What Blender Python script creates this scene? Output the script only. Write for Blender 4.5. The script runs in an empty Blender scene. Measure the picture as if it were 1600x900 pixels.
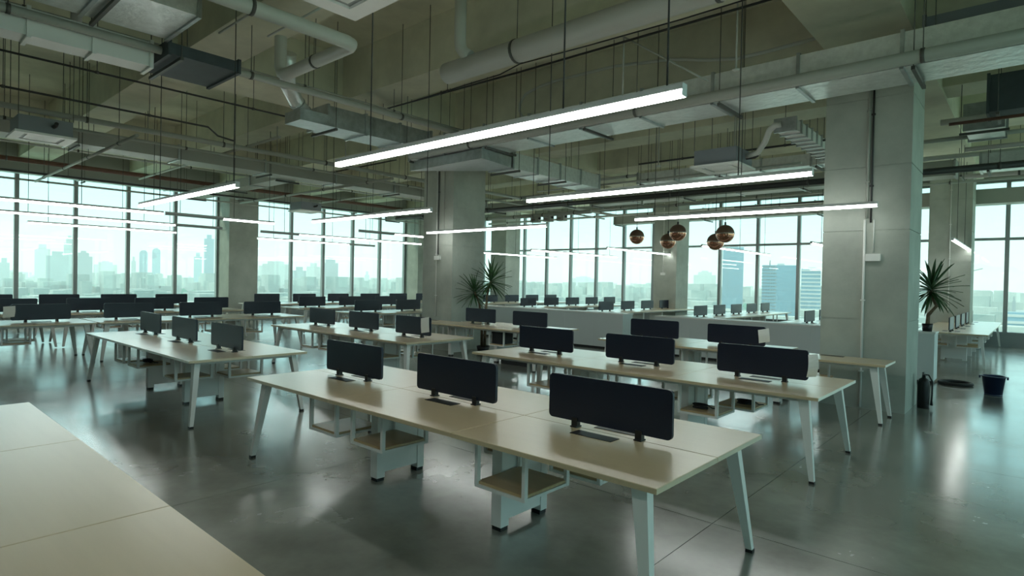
import bpy, math, random
from mathutils import Vector, Matrix

SC = bpy.context.scene
COL = SC.collection
random.seed(7)

# ------------------------------------------------------------------ camera
cam_d = bpy.data.cameras.new('camera')
cam = bpy.data.objects.new('camera', cam_d)
COL.objects.link(cam)
SC.camera = cam
cam_d.sensor_width = 36.0
cam_d.lens = 36.0 * 923.88 / 1600.0
cam_d.clip_start = 0.05
cam_d.clip_end = 60000.0
_f = Vector((-0.66340438, 0.74816914, -0.01172888))
_r = Vector((0.74790004, 0.66348969, 0.02066307))
_u = Vector((-0.02324146, -0.00493594, 0.9997177))
cam.matrix_world = Matrix(((_r.x, _u.x, -_f.x, 5.4677), (_r.y, _u.y, -_f.y, -2.4885), (_r.z, _u.z, -_f.z, 1.6965), (0, 0, 0, 1)))

# ------------------------------------------------------------------ view / exposure
vs = SC.view_settings
vs.view_transform = 'Standard'
vs.look = 'None'
vs.gamma = 1.0
vs.use_curve_mapping = False
vs.exposure = 1.3
cy = SC.cycles
cy.use_denoising = True
cy.max_bounces = 10
cy.diffuse_bounces = 5
cy.glossy_bounces = 4
cy.transparent_max_bounces = 16
cy.transmission_bounces = 6
cy.caustics_reflective = False
cy.caustics_refractive = False
cy.sample_clamp_indirect = 4.0

# ------------------------------------------------------------------ sky
SKY_STRENGTH = 1.12
world = bpy.data.worlds.new('sky')
SC.world = world
world.use_nodes = True
wn, wl = world.node_tree.nodes, world.node_tree.links
wn.clear()
_tc = wn.new('ShaderNodeTexCoord')
_sep = wn.new('ShaderNodeSeparateXYZ')
wl.new(_tc.outputs['Generated'], _sep.inputs[0])
_ramp = wn.new('ShaderNodeValToRGB')
wl.new(_sep.outputs['Z'], _ramp.inputs[0])
_cr = _ramp.color_ramp
_cr.elements[0].position = 0.0
_cr.elements[0].color = (0.45, 0.60, 0.59, 1)
_cr.elements[1].position = 1.0
_cr.elements[1].color = (0.43, 0.50, 0.515, 1)
for _p, _c in ((0.07, (0.38, 0.585, 0.595, 1)), (0.16, (0.26, 0.53, 0.60, 1)), (0.4, (0.40, 0.53, 0.56, 1))):
    _e = _cr.elements.new(_p)
    _e.color = _c
_bg = wn.new('ShaderNodeBackground')
_bg.inputs[1].default_value = SKY_STRENGTH
wl.new(_ramp.outputs[0], _bg.inputs[0])
_wo = wn.new('ShaderNodeOutputWorld')
wl.new(_bg.outputs[0], _wo.inputs[0])
LAMP = 7.0
sun_d = bpy.data.lights.new('sun', 'SUN')
sun_d.energy = 1.3
sun_d.color = (1.0, .93, .74)
sun_d.angle = math.radians(6)
sun = bpy.data.objects.new('sun', sun_d)
COL.objects.link(sun)
sun.rotation_euler = Vector((.72, .42, -1.15)).to_track_quat('-Z', 'Y').to_euler()

def portal(name, loc, rot, sx, sy):
    l = bpy.data.lights.new(name, 'AREA')
    l.shape = 'RECTANGLE'
    l.size, l.size_y = sx, sy
    l.cycles.is_portal = True
    o = bpy.data.objects.new(name, l)
    o.location, o.rotation_euler = loc, rot
    COL.objects.link(o)
XA, YB, XC, YD = -18.25, 21.1, 10.0, -8.0       # glass planes of the two window walls, far side wall, rear wall
portal('sky_portal', (XA - .15, 6.5, 2.65), (0, -math.pi / 2, 0), 4.6, 29.5)
portal('sky_portal', (-4.1, YB + .15, 2.65), (-math.pi / 2, 0, 0), 28.4, 4.6)
portal('sky_portal', (XC + .15, 6.5, 2.65), (0, math.pi / 2, 0), 4.6, 29.5)

# ------------------------------------------------------------------ materials
MATS = {}
def mat(name, col, rough=.6, metal=0.0, var=0.0, vscale=6.0, bump=0.0, bscale=40.0, col2=None, rvar=0.0, spec=.5, emit=None, estr=0.0, stretch=(1, 1, 1), coords='Object', coat=0.0, crough=.2, cior=1.5):
    m = bpy.data.materials.new(name)
    m.use_nodes = True
    n, l = m.node_tree.nodes, m.node_tree.links
    b = n['Principled BSDF']
    b.inputs['Base Color'].default_value = (*col, 1)
    b.inputs['Roughness'].default_value = rough
    b.inputs['Metallic'].default_value = metal
    b.inputs['Specular IOR Level'].default_value = spec
    b.inputs['Coat Weight'].default_value = coat
    b.inputs['Coat Roughness'].default_value = crough
    b.inputs['Coat IOR'].default_value = cior
    if emit:
        b.inputs['Emission Color'].default_value = (*emit, 1)
        b.inputs['Emission Strength'].default_value = estr
    if var or col2 or rvar or bump:
        if coords == 'World':
            g = n.new('ShaderNodeNewGeometry'); src = g.outputs['Position']
        else:
            t = n.new('ShaderNodeTexCoord'); src = t.outputs['Object']
        mp = n.new('ShaderNodeMapping')
        mp.inputs['Scale'].default_value = stretch
        l.new(src, mp.inputs[0])
        nz = n.new('ShaderNodeTexNoise')
        nz.inputs['Scale'].default_value = vscale
        nz.inputs['Detail'].default_value = 6
        nz.inputs['Roughness'].default_value = .62
        l.new(mp.outputs[0], nz.inputs[0])
        if var or col2:
            mr = n.new('ShaderNodeMapRange')
            mr.inputs[1].default_value, mr.inputs[2].default_value = .3, .7
            l.new(nz.outputs[0], mr.inputs[0])
            mx = n.new('ShaderNodeMix'); mx.data_type = 'RGBA'
            c2 = col2 or tuple(c * (1 - var) for c in col)
            mx.inputs[6].default_value = (*c2, 1)
            mx.inputs[7].default_value = (*col, 1)
            l.new(mr.outputs[0], mx.inputs[0])
            l.new(mx.outputs[2], b.inputs['Base Color'])
        if rvar:
            m2 = n.new('ShaderNodeMapRange')
            m2.inputs[1].default_value, m2.inputs[2].default_value = .3, .7
            m2.inputs[3].default_value, m2.inputs[4].default_value = max(.02, rough - rvar), rough + rvar
            l.new(nz.outputs[0], m2.inputs[0])
            l.new(m2.outputs[0], b.inputs['Roughness'])
        if bump:
            n2 = n.new('ShaderNodeTexNoise')
            n2.inputs['Scale'].default_value = bscale
            n2.inputs['Detail'].default_value = 4
            l.new(mp.outputs[0], n2.inputs[0])
            bp = n.new('ShaderNodeBump')
            bp.inputs['Strength'].default_value = bump
            bp.inputs['Distance'].default_value = .02
            l.new(n2.outputs[0], bp.inputs['Height'])
            l.new(bp.outputs[0], b.inputs['Normal'])
    MATS[name] = m
    return m

M_FLOOR = mat('polished_concrete', (.29, .295, .255), .21, var=.55, vscale=.9, rvar=.09, bump=.07, bscale=4, spec=1.0, coords='World', coat=.7, crough=.17, cior=1.6)
M_JOINT = mat('floor_joint', (.03, .032, .03), .8)
M_CONC = mat('board_concrete', (.45, .48, .425), .75, var=.3, vscale=1.3, bump=.12, bscale=18, coords='World')
M_SLAB = mat('soffit_concrete', (.75, .735, .575), .8, var=.32, vscale=.8, bump=.1, bscale=14, coords='World')
M_TOP = mat('maple_laminate', (.62, .485, .30), .32, col2=(.58, .445, .27), vscale=4, stretch=(.3, 5, 3), spec=1.0, coat=1.0, crough=.28, cior=1.75)
M_WHITE = mat('white_metal', (.77, .76, .73), .4)
M_SHELF = mat('shelf_wood', (.50, .36, .20), .3, col2=(.42, .29, .15), vscale=6, stretch=(.4, 6, 3), spec=.6)
M_SCREEN = mat('screen_fabric', (.003, .009, .027), .38, var=.2, vscale=90, spec=.5)
M_BLACK = mat('black_plastic', (.006, .006, .007), .45)
M_CABLE = mat('black_rubber', (.01, .01, .01), .6)
M_FRAME = mat('window_frame', (.30, .33, .33), .4, metal=.3)
M_CAB = mat('cabinet_paint', (.62, .66, .65), .4)
M_GALV = mat('galvanised_sheet', (.52, .56, .56), .38, metal=.85, var=.35, vscale=7, rvar=.1)
M_FOIL = mat('foil_wrap', (.82, .85, .83), .32, metal=.55, var=.2, vscale=12, bump=.6, bscale=9)
M_PIPE = mat('white_pipe', (.55, .57, .53), .45)
M_GPIPE = mat('grey_pipe', (.36, .37, .33), .5)
M_RUST = mat('primer_red_pipe', (.16, .075, .05), .55, var=.3, vscale=4)
M_DARKP = mat('dark_pipe', (.035, .035, .034), .5)
M_ROD = mat('hanger_rod', (.10, .10, .09), .5, metal=.5)
M_DUCTD = mat('dark_insulated_duct', (.06, .075, .085), .6, var=.3, vscale=5)
M_AC = mat('unit_white', (.80, .81, .78), .5)
M_ACG = mat('unit_grey', (.20, .22, .24), .5)
M_GRILL = mat('grille_grey', (.34, .36, .36), .5)
M_LAMPH = mat('lamp_housing', (.62, .62, .62), .4)
M_LIT = mat('lamp_diffuser', (.9, .9, .9), .4, emit=(.95, 1.0, .955), estr=LAMP)
M_OFF = mat('lamp_diffuser_off', (.42, .45, .46), .4)
M_COPPER = mat('copper_mirror', (.78, .38, .26), .12, metal=1.0)
M_COPD = mat('dark_bronze', (.34, .22, .18), .3, metal=.9)
M_LEAF = mat('yucca_leaf', (.05, .13, .045), .45, var=.4, vscale=3)
M_TRUNK = mat('yucca_trunk', (.20, .15, .09), .8, var=.4, vscale=14, bump=.4, bscale=30)
M_SOIL = mat('soil', (.05, .035, .025), .9)
M_PAPER = mat('paper', (.80, .82, .80), .7)
M_BUCKET = mat('navy_plastic', (.012, .026, .075), .35)
M_EXT = mat('extinguisher_body', (.008, .008, .008), .35, spec=.3)
M_CHROME = mat('chrome', (.7, .7, .7), .2, metal=1)
M_TRIM = mat('wall_paint', (.33, .34, .31), .7)
M_OUT = mat('white_pvc', (.75, .76, .73), .4)

def glass_mat():
    m = bpy.data.materials.new('window_glass')
    m.use_nodes = True
    n, l = m.node_tree.nodes, m.node_tree.links
    n.clear()
    tr = n.new('ShaderNodeBsdfTransparent')
    tr.inputs[0].default_value = (.93, 1.0, .97, 1)
    gl = n.new('ShaderNodeBsdfGlossy')
    gl.inputs['Roughness'].default_value = .0
    gl.inputs[0].default_value = (.9, 1, .97, 1)
    ge = n.new('ShaderNodeNewGeometry')
    dt = n.new('ShaderNodeVectorMath'); dt.operation = 'DOT_PRODUCT'
    l.new(ge.outputs['Incoming'], dt.inputs[0]); l.new(ge.outputs['Normal'], dt.inputs[1])
    ab = n.new('ShaderNodeMath'); ab.operation = 'ABSOLUTE'; l.new(dt.outputs['Value'], ab.inputs[0])
    om = n.new('ShaderNodeMath'); om.operation = 'SUBTRACT'; om.inputs[0].default_value = 1.0; l.new(ab.outputs[0], om.inputs[1])
    pw = n.new('ShaderNodeMath'); pw.operation = 'POWER'; pw.inputs[1].default_value = 5.0; l.new(om.outputs[0], pw.inputs[0])
    fr = n.new('ShaderNodeMath'); fr.operation = 'MULTIPLY_ADD'; fr.inputs[1].default_value = .96; fr.inputs[2].default_value = .04
    l.new(pw.outputs[0], fr.inputs[0])
    mx = n.new('ShaderNodeMixShader')
    l.new(fr.outputs[0], mx.inputs[0])
    l.new(tr.outputs[0], mx.inputs[1])
    l.new(gl.outputs[0], mx.inputs[2])
    o = n.new('ShaderNodeOutputMaterial')
    l.new(mx.outputs[0], o.inputs[0])
    return m
M_GLASS = glass_mat()

# ------------------------------------------------------------------ mesh helpers
class MB:
    def __init__(s):
        s.v, s.f, s.sm = [], [], []
    def _add(s, vs, fs, smooth=False):
        o = len(s.v)
        s.v += [tuple(v) for v in vs]
        s.f += [tuple(o + i for i in f) for f in fs]
        s.sm += [smooth] * len(fs)
        return s
    def hexa(s, p):  # 4 bottom ccw, 4 top ccw
        return s._add(p, [(3, 2, 1, 0), (4, 5, 6, 7), (0, 1, 5, 4), (1, 2, 6, 5), (2, 3, 7, 6), (3, 0, 4, 7)])
    def box(s, x0, x1, y0, y1, z0, z1):
        return s.hexa([(x0, y0, z0), (x1, y0, z0), (x1, y1, z0), (x0, y1, z0), (x0, y0, z1), (x1, y0, z1), (x1, y1, z1), (x0, y1, z1)])
    def chamfer_box(s, x0, x1, y0, y1, z0, z1, c):
        # box with chamfered top edges
        lo = [(x0, y0, z0), (x1, y0, z0), (x1, y1, z0), (x0, y1, z0)]
        mi = [(x0, y0, z1 - c), (x1, y0, z1 - c), (x1, y1, z1 - c), (x0, y1, z1 - c)]
        hi = [(x0 + c, y0 + c, z1), (x1 - c, y0 + c, z1), (x1 - c, y1 - c, z1), (x0 + c, y1 - c, z1)]
        f = [(3, 2, 1, 0), (8, 9, 10, 11)]
        for k in range(4):
            j = (k + 1) % 4
            f += [(k, j, 4 + j, 4 + k), (4 + k, 4 + j, 8 + j, 8 + k)]
        return s._add(lo + mi + hi, f)
    def bar(s, a, b, w, h, up=(0, 0, 1)):
        a, b = Vector(a), Vector(b)
        d = (b - a).normalized()
        u = Vector(up)
        if abs(d.dot(u)) > .99:
            u = Vector((0, 1, 0))
        r = d.cross(u).normalized()
        u = r.cross(d).normalized()
        p = []
        for c in (a, b):
            p += [c - r * w / 2 - u * h / 2, c + r * w / 2 - u * h / 2, c + r * w / 2 + u * h / 2, c - r * w / 2 + u * h / 2]
        return s._add(p, [(0, 1, 2, 3), (7, 6, 5, 4), (0, 4, 5, 1), (1, 5, 6, 2), (2, 6, 7, 3), (3, 7, 4, 0)])
    def tube(s, pts, r, n=10, cap=True):
        pts = [Vector(p) for p in pts]
        rs = r if isinstance(r, (list, tuple)) else [r] * len(pts)
        o = len(s.v)
        prev = None
        for i, p in enumerate(pts):
            d = (pts[min(i + 1, len(pts) - 1)] - pts[max(i - 1, 0)]).normalized()
            if prev is None:
                ref = Vector((0, 0, 1)) if abs(d.z) < .9 else Vector((1, 0, 0))
                e1 = d.cross(ref).normalized()
            else:
                e1 = (prev - d * prev.dot(d)).normalized()
            prev = e1
            e2 = d.cross(e1)
            for k in range(n):
                a = 2 * math.pi * k / n
                s.v.append(tuple(p + (e1 * math.cos(a) + e2 * math.sin(a)) * rs[i]))
        for i in range(len(pts) - 1):
            for k in range(n):
                k2 = (k + 1) % n
                s.f.append((o + i * n + k, o + i * n + k2, o + (i + 1) * n + k2, o + (i + 1) * n + k))
                s.sm.append(True)
        if cap:
            s.f.append(tuple(o + k for k in reversed(range(n)))); s.sm.append(False)
            e = o + (len(pts) - 1) * n
            s.f.append(tuple(e + k for k in range(n))); s.sm.append(False)
        return s
    def lathe(s, prof, c=(0, 0, 0), n=24, closed=False):
        o = len(s.v)
        for (r, z) in prof:
            for k in range(n):
                a = 2 * math.pi * k / n
                s.v.append((c[0] + r * math.cos(a), c[1] + r * math.sin(a), c[2] + z))
        m = len(prof)
        for i in range(m if closed else m - 1):
            i2 = (i + 1) % m
            for k in range(n):
                k2 = (k + 1) % n
                s.f.append((o + i * n + k, o + i * n + k2, o + i2 * n + k2, o + i2 * n + k)); s.sm.append(True)
        return s
    def extrude_poly(s, poly, axis, a0, a1):
        # poly: list of 2D points; axis 'y': points are (x, z); 'z': (x, y); 'x': (y, z)
        def P(p, a):
            return {'y': (p[0], a, p[1]), 'z': (p[0], p[1], a), 'x': (a, p[0], p[1])}[axis]
        n = len(poly)
        vs = [P(p, a0) for p in poly] + [P(p, a1) for p in poly]
        fs = [tuple(range(n)), tuple(reversed(range(n, 2 * n)))]
        for k in range(n):
            j = (k + 1) % n
            fs.append((k, n + k, n + j, j))
        return s._add(vs, fs)
    def mesh(s, name, m):
        me = bpy.data.meshes.new(name)
        me.from_pydata(s.v, [], s.f)
        me.polygons.foreach_set('use_smooth', s.sm)
        me.materials.append(m)
        me.update()
        import bmesh
        bm = bmesh.new(); bm.from_mesh(me)
        bmesh.ops.recalc_face_normals(bm, faces=bm.faces)
        bm.to_mesh(me); bm.free()
        return me
    def build(s, name, m, parent=None, loc=None):
        o = bpy.data.objects.new(name, s.mesh(name, m))
        COL.objects.link(o)
        if parent: o.parent = parent
        if loc: o.location = loc
        return o

def place(name, me, parent=None, loc=(0, 0, 0), rot=(0, 0, 0), scale=None):
    o = bpy.data.objects.new(name, me)
    COL.objects.link(o)
    if parent: o.parent = parent
    o.location, o.rotation_euler = loc, rot
    if scale: o.scale = scale
    return o

def empty(name, loc=(0, 0, 0), rz=0.0):
    o = bpy.data.objects.new(name, None)
    o.empty_display_size = .1
    COL.objects.link(o)
    o.location = loc
    o.rotation_euler = (0, 0, rz)
    return o

def tag(o, label, cat=None, group=None, kind=None):
    o['label'] = label
    if cat: o['category'] = cat
    if group: o['group'] = group
    if kind: o['kind'] = kind
    return o

def thing(name, label, cat, loc=(0, 0, 0), rz=0.0, group=None):
    return tag(empty(name, loc, rz), label, cat, group)

def struct(name, o, label):
    return tag(o, label, None, None, 'structure')

def rounded_rect(x0, x1, z0, z1, r, n=4):
    p = []
    for cx, cz, a0 in ((x1 - r, z1 - r, 0), (x0 + r, z1 - r, 90), (x0 + r, z0 + r, 180), (x1 - r, z0 + r, 270)):
        for k in range(n + 1):
            a = math.radians(a0 + 90 * k / n)
            p.append((cx + r * math.cos(a), cz + r * math.sin(a)))
    return p

# ------------------------------------------------------------------ room shell
SLAB, BEAM, HEAD, SILL = 6.1, 5.2, 4.85, .45
floor = struct('floor', MB().box(XA - .3, XC + .3, YD - .3, YB + .3, -.3, -.012).build('floor', M_JOINT), 'polished grey concrete office floor with saw cut joints')
fx = [XA - .3] + [v for v in (.78 + 3.0 * k for k in range(-7, 6)) if XA < v < XC] + [XC + .3]
fy = [YD - .3] + [v for v in (1.62 + 3.0 * k for k in range(-4, 9)) if YD < v < YB] + [YB + .3]
for i in range(len(fx) - 1):
    for j in range(len(fy) - 1):
        g = .0025
        MB().box(fx[i] + g, fx[i + 1] - g, fy[j] + g, fy[j + 1] - g, -.012, 0).build('floor_panel', M_FLOOR, floor)
struct('ceiling', MB().box(XA - .3, XC + .3, YD - .3, YB + .3, SLAB, SLAB + .3).build('ceiling', M_SLAB), 'raw concrete ceiling slab between deep beams')
struct('wall_rear', MB().box(XA - .3, XC + .3, YD - .3, YD, 0, SLAB).build('wall_rear', M_TRIM), 'plain plastered wall behind the desks')

# beams along x, girders along y
GX = [(-14.95, -13.9), (-5.97, -4.9), (3.1, 4.17)]
for k, y in enumerate([-5.0, -2.0, 1.02, 4.03, 7.05, 10.07, 13.1, 16.1, 19.0]):
    w = 1.08 if k in (4, 8) else .8
    xs = [XA] + [v for g in GX for v in g] + [XC]
    b = empty('ceiling_beam', (0, y, 0))
    struct('ceiling_beam', b, 'concrete ceiling beam number %d counted from the rear wall' % (k + 1))
    for i in range(0, len(xs), 2):
        MB().box(xs[i], xs[i + 1], 0, w, BEAM, SLAB).build('beam_span', M_SLAB, b)
for i, (a, c) in enumerate(GX):
    o = MB().box(a, c, YD, YB, BEAM - .07, SLAB).build('ceiling_girder', M_SLAB)
    struct('ceiling_girder', o, ['deep concrete girder close to the window wall of the long skyline', 'deep concrete girder above the column with the yucca plant behind', 'deep concrete girder above the column with the fire extinguisher'][i])

# columns : stacked pours with recessed joints
def column(x0, x1, y0, y1, label, top=BEAM - .07):
    m = MB()
    zs = [0, 1.25, 2.5, 3.4, 4.35, top]
    for a, c in zip(zs[:-1], zs[1:]):
        m.box(x0, x1, y0, y1, a + (.014 if a else 0), c)
        m.box(x0 + .01, x1 - .01, y0 + .01, y1 - .01, a - (.001 if a else 0), a + .015)
    o = m.build('column', M_CONC)
    struct('column', o, label)
column(3.1, 4.17, 7.05, 8.08, 'square concrete column beside the fire extinguisher')
column(-5.97, -4.9, 7.05, 8.12, 'square concrete column standing at the half desk with the single rear screen')
column(3.03, 4.05, 18.9, 19.95, 'concrete column behind the white desk by the window')
column(-5.97, -5.0, 18.9, 19.95, 'concrete column at the windows behind the copper lamps')
column(-14.95, -13.95, 18.9, 19.95, 'concrete column at the corner of the two window walls')
for k, y in enumerate((-2.0, 7.05, 16.1)):
    column(-18.2, -17.2, y, y + 1.08, ['concrete column on the skyline wall beyond the picture edge', 'concrete column in the middle of the skyline windows', 'concrete column at the end of the skyline windows'][k], BEAM)
column(3.1, 4.17, -5.0, -4.0, 'concrete column near the rear wall on the open side')
column(-5.97, -4.9, -5.0, -4.0, 'concrete column outside the picture towards the rear wall')

# windows
def window_wall(name, label, axis, plane, lo, hi, marks, transom=None, inward=1, HEAD=5.1):
    w = empty(name)
    struct(name, w, label)
    def B(a0, a1, d0, d1, z0, z1, nm, m):
        if axis == 'x':
            MB().box(min(plane + d0, plane + d1), max(plane + d0, plane + d1), a0, a1, z0, z1).build(nm, m, w)
        else:
            MB().box(a0, a1, min(plane + d0, plane + d1), max(plane + d0, plane + d1), z0, z1).build(nm, m, w)
    i = inward
    B(lo, hi, -.16 * i, .10 * i, 0, SILL - .06, 'spandrel_panel', M_FRAME)
    B(lo, hi, -.16 * i, .13 * i, SILL - .06, SILL, 'window_sill', M_FRAME)
    B(lo, hi, -.16 * i, .10 * i, HEAD, SLAB, 'head_panel', M_TRIM)
    B(lo, hi, -.06 * i, .07 * i, HEAD - .07, HEAD, 'head_frame', M_FRAME)
    ms = [lo] + [m for m in marks if lo + .3 < m < hi - .3] + [hi]
    for m in ms[1:-1]:
        B(m - .055, m + .055, -.06 * i, .09 * i, SILL, HEAD - .07, 'mullion', M_FRAME)
    for a, c in zip(ms[:-1], ms[1:]):
        zz = [SILL, HEAD - .07] if transom is None else [SILL, transom - .04, transom + .04, HEAD - .07]
        for k in range(0, len(zz), 2):
            B(a + .035, c - .035, -.012, .012, zz[k], zz[k + 1], 'pane', M_GLASS)
        if transom:
            B(a + .04, c - .04, -.05 * i, .07 * i, transom - .04, transom + .04, 'transom', M_FRAME)
window_wall('window_1', 'floor to ceiling window wall facing the hazy skyline', 'x', XA, YD, YB, [1.02 + 1.505 * k for k in range(-7, 15)], None, 1, 4.85)
window_wall('window_2', 'window wall with transoms behind the low cabinets and copper lamps', 'y', YB, XA, XC, [-1.19 + 1.49 * k for k in range(-13, 11)], 3.3, -1)
window_wall('window_3', 'window wall outside the picture on the open side', 'x', XC, YD, YB, [1.0 + 1.5 * k for k in range(-7, 15)], 3.3, -1)

# ------------------------------------------------------------------ bench desks
ST, DP, TH, HZ = 1.4, .7, .028, .75           # station length, half depth, top thickness, height
def share():
    d = {}
    d['board'] = MB().chamfer_box(.0015, ST - .0015, .0015, DP - .0015, HZ - TH, HZ, .003).mesh('desktop', M_TOP)
    m = MB()   # splayed corner leg, foot under the corner at origin
    def sect(x, y, a, b, z): return [(x - a, y - b, z), (x + a, y - b, z), (x + a, y + b, z), (x - a, y + b, z)]
    m.hexa(sect(.045, .045, .02, .02, .018) + sect(.15, .13, .045, .032, HZ - TH))
    d['leg'] = m.mesh('leg', M_WHITE)
    d['foot'] = MB().box(.022, .066, .022, .066, 0, .02).mesh('foot', M_BLACK)
    m = MB()   # pedestal panel at a station joint
    m.box(-.045, .045, .45, .53, .028, HZ - TH)
    m.box(-.038, .038, .53, .88, .07, HZ - TH)
    m.box(-.045, .045, .88, .95, .028, HZ - TH)
    d['ped'] = m.mesh('pedestal', M_WHITE)
    d['pedfoot'] = MB().box(-.04, .04, .455, .525, 0, .03).mesh('foot', M_BLACK)
    d['shelf'] = MB().chamfer_box(.012, .408, .2, .62, .40, .418, .003).mesh('shelf_board', M_SHELF)
    m = MB()
    for y in (.2, .62):
        m.bar((.0125, y, .395), (.0125, y, HZ - TH), .025, .03)
        m.bar((.4075, y, .395), (.4075, y, HZ - TH), .025, .03)
        m.bar((0, y, .39), (.42, y, .39), .025, .02)
    for x in (.0125, .4075):
        m.bar((x, .2, .39), (x, .62, .39), .02, .018)
    d['shelf_frame'] = m.mesh('shelf_frame', M_WHITE)
    d['flap'] = MB().box(-.165, .135, .535, .635, HZ - .004, HZ + .003).mesh('cable_flap', M_BLACK)
    d['screen'] = MB().extrude_poly(rounded_rect(-.45, .45, HZ + .038, HZ + .332, .03), 'y', -.011, .011).mesh('divider_screen', M_SCREEN)
    m = MB()
    m.box(-.025, .025, -.03, .03, HZ, HZ + .008)
    m.box(-.022, .022, -.019, -.0115, HZ + .008, HZ + .062)
    m.box(-.022, .022, .0115, .019, HZ + .008, HZ + .062)
    m.box(-.022, .022, -.0115, .0115, HZ + .008, HZ + .037)
    d['bracket'] = m.mesh('bracket', M_BLACK)
    return d
SH = share()

def make_desk(label, loc, rz, n=3, half=(), screens=True, detail=2, group=None):
    t = thing('bench_desk', label, 'desk', loc, rz, group)
    L = n * ST
    for k in range(n):
        place('desktop', SH['board'], t, (k * ST, 0, 0))
        if k not in half:
            place('desktop', SH['board'], t, (k * ST, DP, 0))
    lo = 0 if 0 not in half else 0
    # corner legs
    def leg(x, y, r, sx=1, sy=1):
        o = place('leg', SH['leg'], t, (x, y, 0), (0, 0, 0), (sx, sy, 1))
        if detail > 1: place('foot', SH['foot'], o)
    y_l = DP if 0 in half else 2 * DP
    y_r = DP if (n - 1) in half else 2 * DP
    leg(0, 0, 0, 1, 1); leg(L, 0, 0, -1, 1); leg(0, y_l, 0, 1, -1); leg(L, y_r, 0, -1, -1)
    m = MB()
    yy_l, yy_r = y_l - .13, y_r - .13
    m.box(.12, .18, .1, y_l - .1, HZ - TH - .04, HZ - TH)
    m.box(L - .18, L - .12, .1, y_r - .1, HZ - TH - .04, HZ - TH)
    a0 = ST if 0 in half else .12
    a1 = L - ST if (n - 1) in half else L - .12
    m.box(.12, L - .12, .11, .15, HZ - TH - .04, HZ - TH)
    m.box(a0, a1, 2 * DP - .15, 2 * DP - .11, HZ - TH - .04, HZ - TH)
    m.box(.15, L - .15, .62, .66, HZ - TH - .05, HZ - TH)
    m.build('frame_rail', M_WHITE, t)
    for k in range(1, n):
        o = place('pedestal', SH['ped'], t, (k * ST - .02, 0, 0))
        if detail > 1:
            place('foot', SH['pedfoot'], o)
            place('foot', SH['pedfoot'], o, (0, .42, 0))
    for k in range(n):
        xs = .80 if k == 0 else k * ST + .03
        if detail > 0:
            o = place('hanging_shelf', SH['shelf'], t, (xs, 0, 0))
            place('shelf_frame', SH['shelf_frame'], o)
            if k not in half:
                o = place('hanging_shelf', SH['shelf'], t, (L - xs, 2 * DP, 0), (0, 0, math.pi))
                place('shelf_frame', SH['shelf_frame'], o)
        xc = (k + .5) * ST - .02
        if detail > 0:
            place('cable_flap', SH['flap'], t, (xc, 0, 0))
            if k not in half:
                place('cable_flap', SH['flap'], t, (xc, 2 * DP, 0), (0, 0, math.pi))
        if screens and k not in half:
            s = place('divider_screen', SH['screen'], t, (xc, DP, 0))
            for q in (-.235, .235):
                place('bracket', SH['bracket'], s, (q, 0, 0))
    return t

Y0, Y1, Y2, Y3 = -3.0, 0.0, 3.02, 6.02
make_desk('maple topped bench desk cut off by the lower corner of the picture', (.04, Y0, 0), 0)
make_desk('maple topped bench desk with three black screens, nearest whole desk', (-.02, Y1, 0), 0)
make_desk('maple topped bench desk in the second row with a paper on its end screen', (-.10, Y2, 0), 0)
make_desk('maple topped bench desk running past the front of the column with the extinguisher', (-.10, Y3, 0), 0, 3, (2,))
make_desk('white topped bench desk with three slanting grey screens beside the nearest desk', (-5.62, Y1, 0), 0)
make_desk('bench desk with three grey screens in front of the column with conduit', (-5.68, Y2, 0), 0)
make_desk('bench desk in the third row abutting the column with conduit', (-5.68, Y3, 0), 0, 3, (0,))
LX = (-7.8, -10.8, -13.8)
nm = ('first', 'second', 'third')
for i, x in enumerate(LX):
    make_desk('long desk with black screens across the aisle, %s row from the aisle, far left half' % nm[i], (x, -3.52, 0), math.pi / 2, 3, (), True, 2 - i)
    make_desk('long desk with black screens left of the skyline column, %s row from the aisle' % nm[i], (x, .72, 0), math.pi / 2, 3, (), True, 2 - i)
    make_desk('long desk with black screens right of the skyline column, %s row from the aisle' % nm[i], (x, 6.55, 0), math.pi / 2, 3, (), True, 2 - i)
make_desk('long desk with black screens at the end of the third row from the aisle', (LX[2], 10.79, 0), math.pi / 2, 3, (), True, 0)
RXD = (4.72, 1.7, -1.3, -4.6, -8.0, -11.3)
nr = ('white topped long desk by the window beside the bucket', 'long desk behind the cabinets whose single screen shows beside the extinguisher column', 'long desk with five teal grey screens behind the cabinets under the towers',
      'long desk behind the cabinets in front of the window column', 'long desk behind the cabinets, second from the corner column', 'long desk behind the cabinets next to the corner column')
for i, x in enumerate(RXD):
    make_desk(nr[i], (x, 13.75, 0), math.pi / 2, 5, (), True, 1 if i < 3 else 0)

# ------------------------------------------------------------------ linear pendant lamps
def lamp(label, loc, rz, mods, wires=(.12, .88), z=2.8, ml=1.2):
    """mods: string of L (lit) and o (unlit) modules, laid along local x from the origin"""
    t = thing('linear_pendant_lamp', label, 'lamp', (loc[0], loc[1], z), rz)
    L = ml * len(mods)
    MB().box(0, L, -.028, .028, .014, .05).build('housing', M_LAMPH, t)
    for k, c in enumerate(mods):
        MB().box(k * ml + .004, (k + 1) * ml - .004, -.029, .029, -.022, .014).build('diffuser', M_LIT if c == 'L' else M_OFF, t)
    for e in (-.003, L):
        MB().box(e, e + .003, -.029, .029, -.023, .05).build('end_cap', M_LAMPH, t)
    for w in wires:
        x = w * L
        MB().tube([(x, 0, .05), (x, 0, SLAB - z)], .006, 6).build('suspension_wire', M_DARKP, t)
    return t
lamp('lit linear lamp hanging above the nearest whole desk', (.33, .7), 0, 'LLL', (.15, .76, .97))
lamp('lit linear lamp hanging above the second row desk', (.22, 3.72), 0, 'LLL', (.1, .8))
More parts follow.
